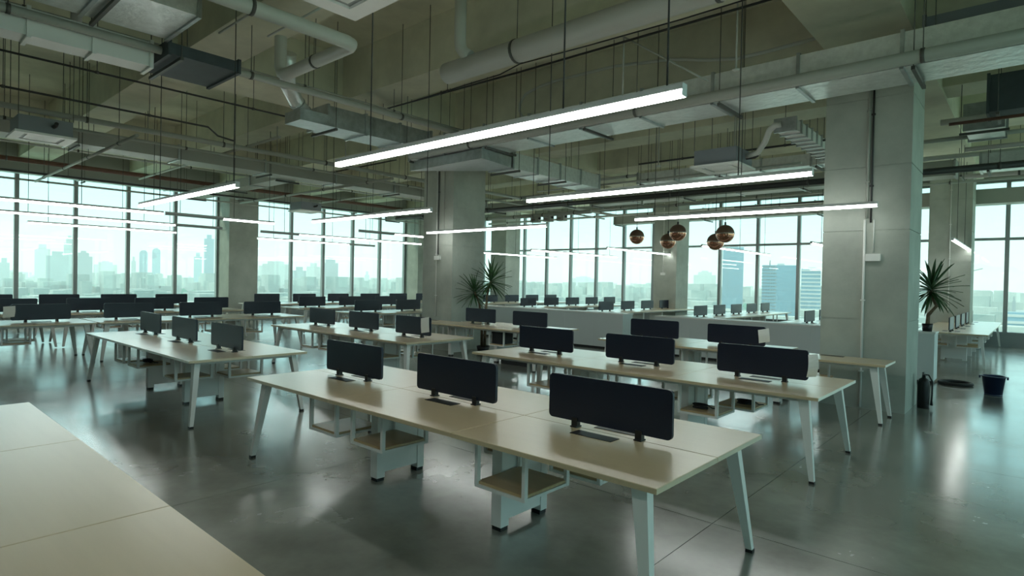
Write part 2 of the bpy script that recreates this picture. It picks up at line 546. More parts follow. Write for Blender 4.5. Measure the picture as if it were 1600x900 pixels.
lamp('lit linear lamp hanging in front of the extinguisher column', (.27, 6.55), 0, 'LLL', (.1, .5))
lamp('lit linear lamp above the desk with slanting grey screens', (-5.5, .7), 0, 'LLL', (.25, .97))
lamp('lit linear lamp above the desk in front of the conduit column', (-5.4, 3.72), 0, 'LLL', (.2, .97))
lamp('lit linear lamp in front of the conduit column at the third row', (-5.4, 6.7), 0, 'LLL', (.1, .9))
lamp('lit linear lamp above the desk in the lower corner', (.35, -2.3), 0, 'LLL')
for x, segs in ((-8.5, ((-1.6, 'LLL', 'topmost lit'), (2.05, 'oL', 'topmost half lit'), (6.88, 'oLL', 'topmost partly lit right of the column'))),
                (-11.5, ((-.35, 'LLLo', 'middle partly lit'), (5.55, 'oLLLL', 'middle long partly lit'))),
                (-14.5, ((.7, 'LLL', 'lowest lit'), (6.85, 'LLLo', 'lowest partly lit')))):
    for y, mods, w in segs:
        lamp('%s linear lamp before the skyline windows%s' % (w, ' past the column' if y > 5 else ''), (x, y), math.pi / 2, mods, (.12, .6, .95), 2.98)
for x, w in ((4.0, 'over the white desk by the window'), (1.0, 'just beside the extinguisher column'), (-2.0, 'before the two towers'), (-5.3, 'before the window column'), (-8.6, 'second from the corner column'), (-12.0, 'next to the corner column')):
    lamp('lit linear lamp behind the cabinets, ' + w, (x, 14.4), math.pi / 2, 'LLLLL', (.16, .5, .9), 2.86)

# ------------------------------------------------------------------ low cabinets, plants
def cabinet(label, x0, x1, y0=10.5, y1=10.98, h=.93):
    t = thing('low_cabinet', label, 'cabinet', ((x0 + x1) / 2, (y0 + y1) / 2, 0))
    a, c, d = (x1 - x0) / 2, (y1 - y0) / 2, .012
    MB().box(-a + .03, a - .03, -c + .03, c - .03, 0, .05).build('plinth', M_BLACK, t)
    n = max(1, round((x1 - x0) / .9))
    w = 2 * a / n
    for k in range(n):
        MB().box(-a + k * w + .0012, -a + (k + 1) * w - .0012, -c, c, .05, h - .03).build('cabinet_body', M_CAB, t)
    MB().chamfer_box(-a - d, a + d, -c - d, c + d, h - .03, h, .004).build('cabinet_top', M_WHITE, t)
    return t
cabinet('long low white cabinet behind the third row beside the conduit column', -7.75, -2.3)
cabinet('long low white cabinet left of the extinguisher column', -1.4, 2.95)
cabinet('short white cabinet carrying the yucca beside the extinguisher', 3.0, 4.12)

def leaf_mesh():
    m = MB()
    n = 6
    for i in range(n + 1):
        u = i / n
        w = .044 * (math.sin(math.pi * min(1, .12 + u * .88)) ** .7) * (1 if u < .96 else .2)
        z = -.16 * u * u
        m.v += [(u, -w, z + .008), (u, 0, z - .004), (u, w, z + .008), (u, 0, z - .009)]
    for i in range(n):
        a, c = i * 4, i * 4 + 4
        for p, q in ((0, 1), (1, 2), (2, 3), (3, 0)):
            m.f.append((a + p, a + q, c + q, c + p)); m.sm.append(True)
    return m.mesh('leaf', M_LEAF)
LEAF = leaf_mesh()
def yucca(label, loc, stems, seed, xmin=-99, ps=1.0):
    rnd = random.Random(seed)
    t = thing('yucca_plant', label, 'plant', loc)
    MB().lathe([(q * ps, w) for q, w in [(.0, .0), (.13, .0), (.16, .14), (.15, .14), (.14, .11), (0, .11)]], (0, 0, 0), 18).build('pot', M_BLACK, t)
    MB().lathe([(0, .112), (.139 * ps, .112), (.139 * ps, .10), (0, .10)], (0, 0, 0), 18).build('soil', M_SOIL, t)
    for pts, R, nl in stems:
        k = len(pts)
        MB().tube(pts, [.035 - .012 * i / (k - 1) for i in range(k)], 8).build('trunk', M_TRUNK, t)
        top = Vector(pts[-1])
        for q in range(nl):
            az = 2.399963 * q + rnd.uniform(-.25, .25)
            el = math.radians(82 - 125 * (q / nl) ** .85 + rnd.uniform(-7, 7))
            s = R * rnd.uniform(.8, 1.08)
            if loc[0] + top.x + s * math.cos(el) * math.cos(az) < xmin:
                s = max(.12, min(s, (loc[0] + top.x - xmin) / max(.05, -math.cos(el) * math.cos(az))))
            place('leaf', LEAF, t, tuple(top - Vector((0, 0, .12 * q / nl))), (rnd.uniform(-.3, .3), -el, az), (s, s * rnd.uniform(.9, 1.3), s))
yucca('single yucca with curved trunk on the short cabinet by the extinguisher', (3.98, 10.74, .93), [([(0, 0, .1), (.01, 0, .3), (.13, 0, .47), (.05, -.02, .66), (.05, -.02, .82)], .54, 72)], 3, -99, .55)
yucca('double stemmed yucca standing on the floor against the conduit column', (-4.36, 7.6, 0), [([(-.04, 0, .1), (-.06, 0, .7), (-.10, -.05, 1.15), (-.22, -.12, 1.45)], .5, 46), ([(.05, 0, .1), (.06, 0, .8), (.10, 0, 1.35), (.17, .05, 1.72)], .54, 52)], 5, -4.86)

# ------------------------------------------------------------------ copper globe pendants
def globe(label, loc, r=.2):
    t = thing('globe_pendant', label, 'lamp', loc)
    prof = [(r * math.sin(math.radians(a)), -r * math.cos(math.radians(a))) for a in range(0, 91, 9)]
    MB().lathe(prof, (0, 0, 0), 28).build('lower_shell', M_COPPER, t)
    prof = [(r * math.sin(math.radians(a)), -r * math.cos(math.radians(a))) for a in range(90, 181, 9)]
    MB().lathe(prof, (0, 0, 0), 28).build('upper_shell', M_COPD, t)
    MB().lathe([(r, -.008), (r + .006, -.008), (r + .006, .008), (r, .008)], (0, 0, 0), 28, True).build('band', M_CHROME, t)
    MB().tube([(0, 0, r - .005), (0, 0, r + .06)], .02, 10).build('cap', M_BLACK, t)
    MB().tube([(0, 0, r + .05), (0, 0, SLAB - loc[2])], .005, 6).build('cord', M_DARKP, t)
globe('copper globe pendant hanging alone before the window column', (-2.69, 11.78, 2.97))
globe('lower copper globe of the middle pair', (-1.74, 11.73, 2.82))
globe('upper copper globe of the middle pair', (-1.01, 10.78, 2.94))
globe('lower copper globe of the pair nearest the extinguisher column', (-0.33, 11.39, 2.74))
globe('upper copper globe of the pair nearest the extinguisher column', (0.24, 10.54, 2.85))
# ------------------------------------------------------------------ small things on the floor
def bucket(loc):
    t = thing('bucket', 'navy plastic bucket standing open on the floor', 'bucket', loc)
    MB().lathe([(0, .012), (.118, .012), (.155, .30), (.175, .30), (.175, .312), (.148, .312), (.112, .02), (0, .02)], (0, 0, 0), 28).build('pail', M_BUCKET, t)
    MB().lathe([(.10, 0), (.12, 0), (.121, .02), (.10, .02)], (0, 0, 0), 28, True).build('base_ring', M_BUCKET, t)
    for s in (-1, 1):
        MB().box(min(s * .165, s * .19), max(s * .165, s * .19), -.02, .02, .265, .31).build('handle_lug', M_BUCKET, t)
    MB().tube([(.18 * math.cos(a), -.10 * math.sin(a), .29 + .06 * math.sin(a)) for a in [math.pi * k / 10 for k in range(11)]], .004, 6).build('handle', M_CHROME, t)
bucket((4.98, 9.95, 0))
hoop = MB()
hoop.lathe([(.235 + .03 * math.cos(a), .032 + .03 * math.sin(a)) for a in [2 * math.pi * k / 10 for k in range(10)]], (0, 0, 0), 36, True)
tag(hoop.build('rubber_ring', M_CABLE, None, (4.42, 10.74, 0)), 'black ring lying flat on the floor near the bucket', 'ring')
def extinguisher(loc):
    t = thing('fire_extinguisher', 'dark fire extinguisher standing against the column', 'extinguisher', loc)
    MB().lathe([(0, 0), (.07, 0), (.075, .01), (.075, .36), (.06, .41), (.025, .435), (.025, .46), (0, .46)], (0, 0, 0), 24).build('cylinder_body', M_EXT, t)
    MB().box(-.018, .018, -.018, .018, .455, .49).box(-.012, .012, -.1, .02, .505, .515).box(-.012, .012, -.09, .02, .48, .488).build('valve_handle', M_BLACK, t)
    MB().tube([(0, .02, .475), (.05, .06, .47), (.098, .05, .38), (.1, .02, .2), (.098, 0, .12)], .011, 8).build('hose', M_CABLE, t)
    MB().tube([(.098, 0, .13), (.098, 0, .05)], [.011, .02], 8).build('nozzle', M_BLACK, t)
extinguisher((4.29, 7.78, 0))

# cable coils on hanging shelves, boxes, papers
def coil(label, loc, r=.08, n=4):
    m = MB()
    pts = []
    for k in range(n * 20 + 1):
        a = 2 * math.pi * k / 20
        pts.append((r * (1 + .12 * math.sin(a * .37)) * math.cos(a), r * (1 + .1 * math.cos(a * .53)) * math.sin(a) * .8, .007 + .011 * k / 20))
    pts += [(r * 1.5, .05, .012), (r * 2.0, .09, .008)]
    m.tube(pts, .0065, 6)
    tag(m.build('cable_coil', M_CABLE, None, loc), label, 'cable')
coil('black cable coil on a hanging shelf under the nearest whole desk', (.98 + 2.02 * 0, .92, .419))
coil('black cable coil on a shelf under the second row desk', (2.9, 2.96 + .42, .419), .07)
coil('black cable coil on a rear shelf under the second row desk', (3.15, 3.96, .419), .08)
coil('black cable coil on a shelf beneath the desk with slanting screens', (-4.05, .4, .419), .07)
def carton(label, loc, a, c, h, m=M_BLACK):
    t = thing('storage_box', label, 'box', loc)
    MB().chamfer_box(-a, a, -c, c, 0, h * .86, .004).build('box_body', m, t)
    MB().chamfer_box(-a - .008, a + .008, -c - .008, c + .008, h * .86, h, .006).build('box_lid', m, t)
carton('black box on the hanging shelf under the third row desk', (-2.65 - .03, Y3 + .42, .419), .13, .17, .24)
carton('low black box on the floor under the third row desk', (-2.36, Y3 + .75, 0), .38, .3, .18)
def paper(label, loc, rz, w=.1, h=.2, bend=.05, tilt=0.0):
    m = MB()
    n = 6
    for i in range(n + 1):
        u = i / n
        off = bend * math.sin(math.pi * u)
        m.v += [(-w / 2 + off * .5, -.002 - off, h * u), (w / 2 + off * .5, -.002 - off * .6, h * u + .02), (w / 2 + off * .5, -.0005 - off * .6, h * u + .02), (-w / 2 + off * .5, -.0005 - off, h * u)]
    for i in range(n):
        a, c = 4 * i, 4 * i + 4
        for p, q in ((0, 1), (1, 2), (2, 3), (3, 0)):
            m.f.append((a + p, a + q, c + q, c + p)); m.sm.append(False)
    m.f += [(3, 2, 1, 0), (4 * n, 4 * n + 1, 4 * n + 2, 4 * n + 3)]; m.sm += [False, False]
    o = m.build('paper_sheet', M_PAPER, None, loc)
    o.rotation_euler = (0, tilt, rz)
    tag(o, label, 'paper')
paper('curled white paper on the end screen of the second row desk', (3.86, Y2 + .685, .82), 0, .085, .22, .04, .05)
paper('white paper hanging on the end screen before the conduit column', (-1.86, Y2 + .68, .83), 0, .2, .24, .01, -.06)
paper('white paper on the end screen of the desk before the extinguisher column', (2.42, Y3 + .685, .84), 0, .16, .2, .015, -.1)
paper('white paper stuck to the first black screen across the aisle', (-8.484, -.52, .84), math.pi / 2, .17, .2, .01, .05)

# ------------------------------------------------------------------ conduits and outlet boxes on the columns
def conduit(label, x, y, runs, boxes, horiz=None):
    t = thing('wall_conduit', label, 'conduit', (x, y, 0))
    for dx, z0, z1, m, r in runs:
        MB().tube([(dx, -r - .002, z0), (dx, -r - .002, z1)], r, 8).build('conduit_pipe', m, t)
        k = 0
        z = z0 + .5
        while z < z1 - .2:
            MB().box(dx - r - .012, dx + r + .012, -2 * r - .006, 0, z, z + .02).build('clip', m, t)
            z += 1.0
    for dx, z, w, h in boxes:
        MB().extrude_poly(rounded_rect(dx - w / 2, dx + w / 2, z - h / 2, z + h / 2, .012), 'y', -.05, -.001).build('outlet_box', M_OUT, t)
conduit('dark and white conduit with outlet box on the extinguisher column', 3.66, 7.05, [(.0, 2.68, 4.9, M_GPIPE, .018), (-.02, .02, 2.66, M_OUT, .016), (.05, 2.62, 4.9, M_DARKP, .012), (.09, 2.2, 2.66, M_OUT, .008)], [(.09, 2.13, .19, .1)])
conduit('white conduit with outlet box on the column beside the double yucca', -5.45, 7.05, [(0, .8, 4.9, M_OUT, .014), (.055, 2.3, 4.9, M_DARKP, .01), (.25, 2.9, 4.9, M_GPIPE, .012)], [(.05, 2.22, .2, .1)])
conduit('thin conduit with outlet box on the window column behind the globes', -5.55, 18.9, [(0, 2.15, 4.9, M_OUT, .014)], [(0, 2.1, .2, .1)])
conduit('thin conduit on the window column behind the yucca and extinguisher', 3.55, 18.9, [(0, 1.1, 4.9, M_OUT, .014)], [])

# ------------------------------------------------------------------ ceiling services
def rod_mesh():
    return MB().tube([(0, 0, 0), (0, 0, 1)], .006, 6).mesh('hanger_rod', M_ROD)
ROD = rod_mesh()
def hangers(t, pts, top=SLAB):
    for (x, y, z) in pts:
        place('hanger_rod', ROD, t, (x, y, z), (0, 0, 0), (1, 1, max(.05, top - z)))

def pipe(label, pts, r, m, hang=2.4, name='ceiling_pipe', cat='pipe', off=.0, n=12, collars=False):
    t = thing(name, label, cat, (0, 0, 0))
    MB().tube(pts, r, n).build('pipe_run', m, t)
    a, b = Vector(pts[0]), Vector(pts[-1])
    for p, q in zip(pts[:-1], pts[1:]):
        p, q = Vector(p), Vector(q)
        d = q - p
        if d.length < 1.5 or abs(d.z) > .3 * d.length: continue
        k = max(1, int(d.length / hang))
        ps = [p + d * ((i + .5) / k) for i in range(k)]
        hangers(t, [(c.x, c.y, c.z + r) for c in ps])
        for c in ps:
            if abs(d.x) > abs(d.y):
                MB().tube([c - Vector((.02, 0, 0)), c + Vector((.02, 0, 0))], r + .008, n).build('clamp', M_ROD, t)
            else:
                MB().tube([c - Vector((0, .02, 0)), c + Vector((0, .02, 0))], r + .008, n).build('clamp', M_ROD, t)
    return t

def duct(label, axis, a0, a1, c0, c1, z0, z1, m=M_GALV, mb=None, step=1.15, bars=True, name='air_duct'):
    t = thing(name, label, 'duct', (0, 0, 0))
    def B(p0, p1, q0, q1, r0, r1, nm, mm):
        if axis == 'x': MB().box(p0, p1, q0, q1, r0, r1).build(nm, mm, t)
        else: MB().box(q0, q1, p0, p1, r0, r1).build(nm, mm, t)
    n = max(1, round((a1 - a0) / step))
    w = (a1 - a0) / n
    for k in range(n):
        B(a0 + k * w + .001, a0 + (k + 1) * w - .001, c0, c1, z0, z1, 'duct_section', mb or m)
    for k in range(n + 1):
        p = a0 + k * w
        B(p - .02, p + .02, c0 - .025, c1 + .025, z0 - .025, z1 + .025, 'flange', m)
        if bars and k % 2 == 0:
            B(p + .1, p + .14, c0 - .08, c1 + .08, z0 - .07, z0 - .03, 'support_bar', M_ROD)
            if axis == 'x': hangers(t, [(p + .12, c0 - .06, z0 - .05), (p + .12, c1 + .06, z0 - .05)])
            else: hangers(t, [(c0 - .06, p + .12, z0 - .05), (c1 + .06, p + .12, z0 - .05)])
    return t

def cassette(label, cx, cy_, z, s=.42, body=M_ACG, deco=True):
    t = thing('cassette_air_conditioner', label, 'air conditioner', (cx, cy_, z))
    b = s * .88
    MB().box(-b, b, -b, b, .035, .30).build('unit_body', body, t)
    m = MB()
    for r0, r1, z0 in ((s, s * .66, 0.0),):
        m.box(-s, s, -s, -r1, z0, .035).box(-s, s, r1, s, z0, .035).box(-s, -r1, -r1, r1, z0, .035).box(r1, s, -r1, r1, z0, .035)
    m.build('fascia', M_AC, t)
    m = MB()
    q = s * .66
    m.box(-q, q, -q, q, .022, .034)
    m.build('outlet_slot', M_GRILL, t)
    q = s * .54
    g = MB().box(-q, q, -q, q, .008, .021).build('intake_grille', M_AC, t)
    hangers(t, [(sx * b, sy * b, .3) for sx in (-1, 1) for sy in (-1, 1)], SLAB - z)
    if deco:
        MB().tube([(b, .1, .17), (b + .15, .1, .17), (b + .2, .1, .2)], .03, 8).build('pipe_stub', M_DARKP, t)
    return t

# main duct crossing in front of the extinguisher column, its pipe and the branch
main_duct = duct('long galvanised duct passing in front of the extinguisher column top', 'x', -4.6, 9.8, 5.48, 6.18, 4.22, 4.62, M_GALV, M_FOIL)
pipe('grey insulated pipe along the long galvanised duct', [(-4.4, 5.36, 4.27), (9.8, 5.36, 4.27)], .075, M_GPIPE, 3.0)
duct('branch duct running from the long duct towards the globes', 'y', 6.45, 9.6, -3.15, -2.5, 3.98, 4.3, M_GALV, M_FOIL, .8)
MB().hexa([(-4.6, 5.5, 4.0), (-2.4, 5.45, 4.0), (-2.5, 6.4, 3.98), (-3.15, 6.4, 3.98), (-4.6, 5.5, 4.19), (-2.4, 5.45, 4.19), (-2.5, 6.4, 4.19), (-3.15, 6.4, 4.19)]).build('elbow_section', M_GALV, main_duct)
# big white pipe with riser
big_pipe = pipe('big white pipe with capped end and riser below the ceiling', [(-1.12, 3.4, 4.74), (9.8, 3.4, 4.74)], .15, M_PIPE, 2.2, 'drain_pipe', n=18)
MB().tube([(-.75, 3.3, SLAB - .01), (-.75, 3.3, 5.1), (-.74, 3.31, 5.0), (-.69, 3.33, 4.92), (-.6, 3.36, 4.86)], .085, 14).build('riser', M_PIPE, big_pipe)
pipe('white pipe turning a corner left of the nearest lamp', [(-1.0, YD + .1, 4.62), (-1.0, 1.62, 4.62), (-1.03, 1.7, 4.62), (-1.1, 1.73, 4.62), (-2.75, 1.73, 4.62), (-2.85, 1.73, 4.66), (-2.9, 1.73, 4.76), (-2.9, 1.73, SLAB - .01)], .085, M_PIPE, 2.2, 'drain_pipe', n=14)
pipe('black cable strung along the beam behind the big white pipe', [(-4.8, 4.82, 5.16), (-1, 4.86, 5.14), (9.8, 4.86, 5.14)], .016, M_CABLE, 50, 'ceiling_cable', 'cable')
pipe('thin black cable sagging beneath the big white pipe', [(-3.2, 4.2, 4.86), (-.8, 4.2, 4.88), (-.4, 4.2, 4.95), (.85, 4.2, 4.92), (2.2, 4.2, 4.9), (5, 4.2, 4.93), (9.8, 4.2, 4.9)], .009, M_CABLE, 3.2, 'ceiling_cable', 'cable')
pipe('flexible grey conduit looping across the dark beam face', [(-2.55, 6.96, 5.10), (-2.73, 6.96, 5.17), (-2.8, 6.96, 5.3), (-2.79, 6.96, 5.46), (-2.65, 6.96, 5.62), (-2.3, 6.96, 5.7), (-1.82, 6.96, 5.74), (-.48, 6.96, 5.72), (.68, 6.96, 5.58), (1.3, 6.96, 5.42), (1.79, 6.96, 5.33), (2.28, 6.96, 5.33), (3.02, 6.96, 5.36)], .028, M_PIPE, 50, 'flexible_conduit', 'conduit')
pipe('slanted steel brace rod beneath the big white pipe', [(.86, 4.92, 5.3), (2.22, 4.92, 4.34)], .012, M_GPIPE, 50, 'brace_rod', 'rod')
# y-direction services over the aisle between the desk zones
pipe('thin dark conduit along the slab left of the girder', [(-4.45, YD + .1, 4.5), (-4.45, 12, 4.5)], .015, M_DARKP, 2.0)
pipe('grey pipe running beside the silver duct', [(-2.83, YD + .1, 4.5), (-2.83, 5.2, 4.5)], .05, M_GPIPE, 2.2)
pipe('slim grey conduit under the girder above the aisle', [(-3.5, -2, 4.8), (-3.5, 6.9, 4.8)], .014, M_GPIPE, 1.6)
duct('silver foil wrapped duct near the top corner', 'y', -6.0, .1, -2.55, -1.55, 4.56, 5.0, M_GALV, M_FOIL, .85)
duct('white slotted supply duct beside the silver duct', 'y', -6.0, .05, -3.25, -2.92, 4.3, 4.6, M_AC, M_AC, .6, False, 'supply_duct')
duct('dark insulated duct crossing under the girder', 'y', .15, 1.0, -3.6, -2.6, 4.42, 4.56, M_DUCTD, M_DUCTD, .85)
duct('grey galvanised duct under the girder between beams', 'y', 3.0, 5.3, -4.35, -3.7, 4.3, 4.65, M_GALV, M_GALV, .75)
fl = thing('flexible_duct', 'shiny flexible duct hanging from the slab', 'duct', (0, 0, 0))
m = MB()
P = [(-3.15, 1.98, 5.1), (-3.25, 2.02, 4.95), (-3.42, 2.12, 4.7), (-3.55, 2.35, 4.5), (-3.6, 2.5, 4.4)]
m.tube(P, .12, 14)
m.build('flexible_hose', M_FOIL, fl)
for k in range(1, 5):
    q = Vector(P[k])
    d = (Vector(P[k]) - Vector(P[k - 1])).normalized() * .012
    MB().tube([q - d, q + d], .13, 14).build('hose_ring', M_GALV, fl)
MB().box(-3.85, -3.35, 2.3, 2.85, 4.2, 4.38).build('plenum_box', M_GALV, fl)
MB().tube([(-3.6, 2.57, 4.36), (-3.6, 2.57, SLAB)], .006, 6).build('hanger_rod', M_ROD, fl)
# left zone
duct('wide grey duct above the rows of black screened desks', 'y', -7.5, 12.5, -9.75, -9.1, 4.3, 4.6, M_GALV, M_GPIPE, 2.0)
pipe('bundle pipe above the aisle side of the black screened desks', [(-7.2, YD + .1, 4.4), (-7.2, 18, 4.4)], .05, M_GPIPE, 2.2)
pipe('second grey pipe beside the bundle pipe', [(-7.75, YD + .1, 4.3), (-7.75, 18, 4.3)], .028, M_GPIPE, 2.6)
pipe('brown sprinkler main in front of the skyline windows', [(-15.0, YD + .1, 4.68), (-15.0, 18.4, 4.68)], .065, M_RUST, 3.0, 'sprinkler_pipe')
pipe('thin pipe low in front of the skyline windows', [(-16.6, YD + .1, 4.35), (-16.6, 18.4, 4.35)], .03, M_GPIPE, 3.4, 'sprinkler_pipe')
pipe('cross pipe over the second black screened row', [(-14.9, 3.4, 4.55), (-6.2, 3.4, 4.55)], .03, M_GPIPE, 2.4)
pipe('cross pipe over the aisle end of the black screened rows', [(-14.9, 9.4, 4.5), (-6.2, 9.4, 4.5)], .03, M_GPIPE, 2.4)
pipe('cross pipe behind the conduit column', [(-14.9, 12.2, 4.45), (-6.2, 12.2, 4.45)], .035, M_GPIPE, 2.4)
duct('cross duct above the far end of the black screened rows', 'x', -16.2, -9.9, 5.2, 5.7, 4.3, 4.55, M_GALV, M_GPIPE, 1.6)
duct('cross duct behind the conduit column', 'x', -16.2, -6.5, 13.4, 14.0, 4.28, 4.55, M_GALV, M_GPIPE, 1.6)
cassette('cassette air conditioner over the black screened desks near the picture edge', -7.45, -.25, 3.98)
cassette('cassette air conditioner before the skyline windows', -13.2, 7.9, 3.9)
cas2 = cassette('cassette air conditioner behind the lamp of the second row', 1.27, 7.8, 3.75)
cassette('cassette air conditioner cut off by the top picture edge', 1.77, -.22, 3.75, .43)
# right zone and beyond the column
pipe('dark sprinkler main passing behind the extinguisher column', [(-13, 11.56, 4.0), (9.8, 11.56, 4.0)], .065, M_DARKP, 3.0, 'sprinkler_pipe')
pipe('thin dark pipe high behind the cassette unit', [(-1.2, 9.2, 4.35), (2.9, 9.2, 4.35)], .02, M_DARKP, 2.0)
pipe('white pipe behind the extinguisher column top', [(4.2, 9.7, 4.5), (9.8, 9.7, 4.5)], .05, M_PIPE, 2.4)
pipe('grey pipe behind the extinguisher column', [(-4, 11.1, 4.5), (9.8, 11.1, 4.5)], .04, M_GPIPE, 2.4)
pipe('white pipe over the white desk by the window', [(-4, 12.9, 4.5), (9.8, 12.9, 4.5)], .05, M_PIPE, 2.4)
pipe('slim pipe near the far windows', [(-12, 16.3, 4.45), (9.8, 16.3, 4.45)], .035, M_GPIPE, 2.4)
duct('grey duct along the far windows', 'x', -8.6, 9.8, 20.1, 20.7, 4.3, 4.74, M_GALV, M_GPIPE, 2.0)
duct('duct above the far desks behind the globes', 'x', -6, 4.0, 14.4, 15.0, 4.35, 4.7, M_GALV, M_GPIPE, 1.8)
duct('slatted white supply duct beside the extinguisher column', 'y', 7.65, 10.4, 2.2, 2.5, 4.24, 4.42, M_GALV, M_AC, .3, False, 'supply_duct')
MB().tube([(.37, .1, .2), (.58, .05, .23), (.73, -.05, .37), (.83, -.16, .52), (.93, -.21, .58), (1.03, -.19, .59)], .05, 12).build('flexible_hose', M_PIPE, cas2)
duct('dark ceiling unit above the extinguisher column corner', 'x', 4.35, 7.0, 6.4, 7.2, 4.75, 5.08, M_ACG, M_ACG, 1.3)
duct('navy insulated duct behind the extinguisher column', 'x', 4.85, 9.8, 9.05, 9.6, 4.42, 4.98, M_DUCTD, M_DUCTD, 1.5)
duct('foil wrapped duct stub behind the navy duct', 'y', 10.0, 11.0, 4.5, 5.0, 4.4, 4.8, M_GALV, M_FOIL, .7)
pipe('pipe bundle bracketed before the corner windows', [(-13.5, 14.9, 4.2), (-6.3, 14.9, 4.2)], .07, M_GPIPE, 1.2)
for k in range(3):
    t = thing('valve_set', 'pipe valve set hanging before the windows, %s' % ('beside the conduit column', 'second from the conduit column', 'third from the conduit column')[k], 'valve', (-8.9 + k * .62, 15.0, 0))
    MB().box(-.16, .16, -.12, .12, 3.95, 4.25).build('valve_box', M_GPIPE, t)
    MB().tube([(-.22, 0, 4.1), (.22, 0, 4.1)], .04, 10).build('valve_pipe', M_DARKP, t)
    MB().lathe([(.0, 0), (.07, 0), (.07, .02), (0, .02)], (0, -.16, 4.02), 14).build('handwheel', M_RUST, t)
    hangers(t, [(0, 0, 4.25)])
def drop(label, x, y, z, zt=SLAB):
    t = thing('sprinkler_drop', label, 'sprinkler', (x, y, z))
    MB().tube([(0, 0, 0), (0, 0, zt - z)], .012, 8).build('drop_pipe', M_GPIPE, t)
    MB().lathe([(0, -.03), (.03, -.03), (.05, -.012), (.03, 0), (0, 0)], (0, 0, 0), 14).build('sprinkler_head', M_PIPE, t)
DR = [(-.2, 8.2, 4.05, 'beside the branch duct'), (1.0, 9.0, 4.02, 'left of the cassette behind the second row lamp'), (.9, 5.0, 4.4, 'in front of the long duct under the brace rod'), (2.55, 5.0, 4.45, 'in front of the long duct near the lamp end'),
      (3.0, 10.8, 4.0, 'next to the extinguisher column'), (-10.2, 2.2, 4.4, 'over the black screened desks left of the column'), (-10.2, 8.0, 4.35, 'over the black screened desks right of the column'), (-6.6, 5.2, 4.5, 'over the aisle before the conduit column'), (-7.9, 4.2, 4.6, 'over the aisle side desk end')]
for x, y, z, w in DR:
    drop('sprinkler head on a drop pipe ' + w, x, y, z)

# further runs of pipe and conduit under the slab
pipe('white pipe stub crossing over the silver foil duct', [(-.6, -.62, 5.1), (-1.9, -.62, 5.12), (-3.3, -.62, 5.12), (-3.42, -.62, 5.06), (-3.45, -.62, 4.72)], .06, M_PIPE, 50, 'drain_pipe')
pipe('thin bright conduit beside the dark insulated duct', [(-2.5, .7, 4.82), (-1.25, .7, 4.82)], .014, M_PIPE, 50)
pipe('thin bright conduit parallel to the one beside the dark duct', [(-2.2, 1.2, 4.86), (-.9, 1.2, 4.86)], .014, M_PIPE, 50)
pipe('slim conduit high over the cassette near the picture edge', [(-6.45, YD + .1, 4.52), (-6.45, 2.1, 4.52), (-6.5, 2.3, 4.4), (-6.5, 2.6, 4.36)], .018, M_DARKP, 1.8)
pipe('grey cross pipe beside the cassette near the picture edge', [(-14.8, .9, 4.12), (-6.4, .9, 4.12)], .03, M_GPIPE, 2.0)
pipe('grey cross pipe between the two skyline lamps', [(-14.8, 6.4, 4.15), (-6.4, 6.4, 4.15)], .035, M_GPIPE, 2.0)
pipe('thin cross conduit over the far skyline desks', [(-17, 7.0 - .5, 4.62), (-6.4, 7.0 - .5, 4.62)], .016, M_DARKP, 2.0)
pipe('pale pipe along the slab above the second black screened row', [(-11.3, YD + .1, 4.72), (-11.3, 16, 4.72)], .04, M_PIPE, 2.6)
pipe('pale pipe along the slab above the third black screened row', [(-12.7, YD + .1, 4.75), (-12.7, 16, 4.75)], .03, M_PIPE, 2.6)
pipe('dark sprinkler branch above the third black screened row', [(-13.7, YD + .1, 4.2), (-13.7, 16, 4.2)], .025, M_DARKP, 2.6, 'sprinkler_pipe')
pipe('pale pipe crossing before the corner column', [(-13.5, 17.2, 4.3), (2.8, 17.2, 4.3)], .04, M_PIPE, 2.2)
pipe('grey pipe stepping down behind the globes', [(-6.2, 13.1, 4.25), (-3.4, 13.1, 4.25), (-3.3, 13.1, 4.2), (-3.3, 13.1, 4.0), (-3.2, 13.1, 3.94), (-1.2, 13.1, 3.94)], .035, M_GPIPE, 2.0)
pipe('small grey pipe behind the branch duct', [(-4.6, 9.8, 4.1), (2.0, 9.8, 4.1)], .022, M_GPIPE, 1.8)
pipe('thin dark conduit before the far windows', [(-1.6, 15.8, 4.12), (2.8, 15.8, 4.12)], .02, M_DARKP, 1.6)
pipe('copper coloured refrigerant pipe beside the navy duct', [(4.4, 8.8, 4.25), (9.8, 8.8, 4.25)], .025, M_RUST, 1.6)
pipe('white refrigerant pipe bending past the extinguisher column', [(4.5, 10.2, 4.1), (6.2, 10.2, 4.1), (6.35, 10.3, 4.14), (6.4, 10.5, 4.2), (6.4, 14, 4.2)], .04, M_PIPE, 1.8)
pipe('long white pipe near the far windows right of the extinguisher column', [(4.2, 14.2, 4.25), (9.8, 14.2, 4.25)], .05, M_PIPE, 1.8)
duct('shallow grey duct crossing behind the second row cassette', 'x', -2.2, 2.9, 10.9, 11.3, 4.25, 4.5, M_GALV, M_FOIL, 1.0)
duct('shallow foil duct right of the extinguisher column', 'x', 4.6, 9.6, 12.1, 12.6, 4.05, 4.35, M_GALV, M_FOIL, 1.0)
duct('cable tray along the wall side of the skyline rows', 'y', -7.5, 17, -17.0, -16.75, 4.55, 4.6, M_GALV, M_GALV, 2.5)

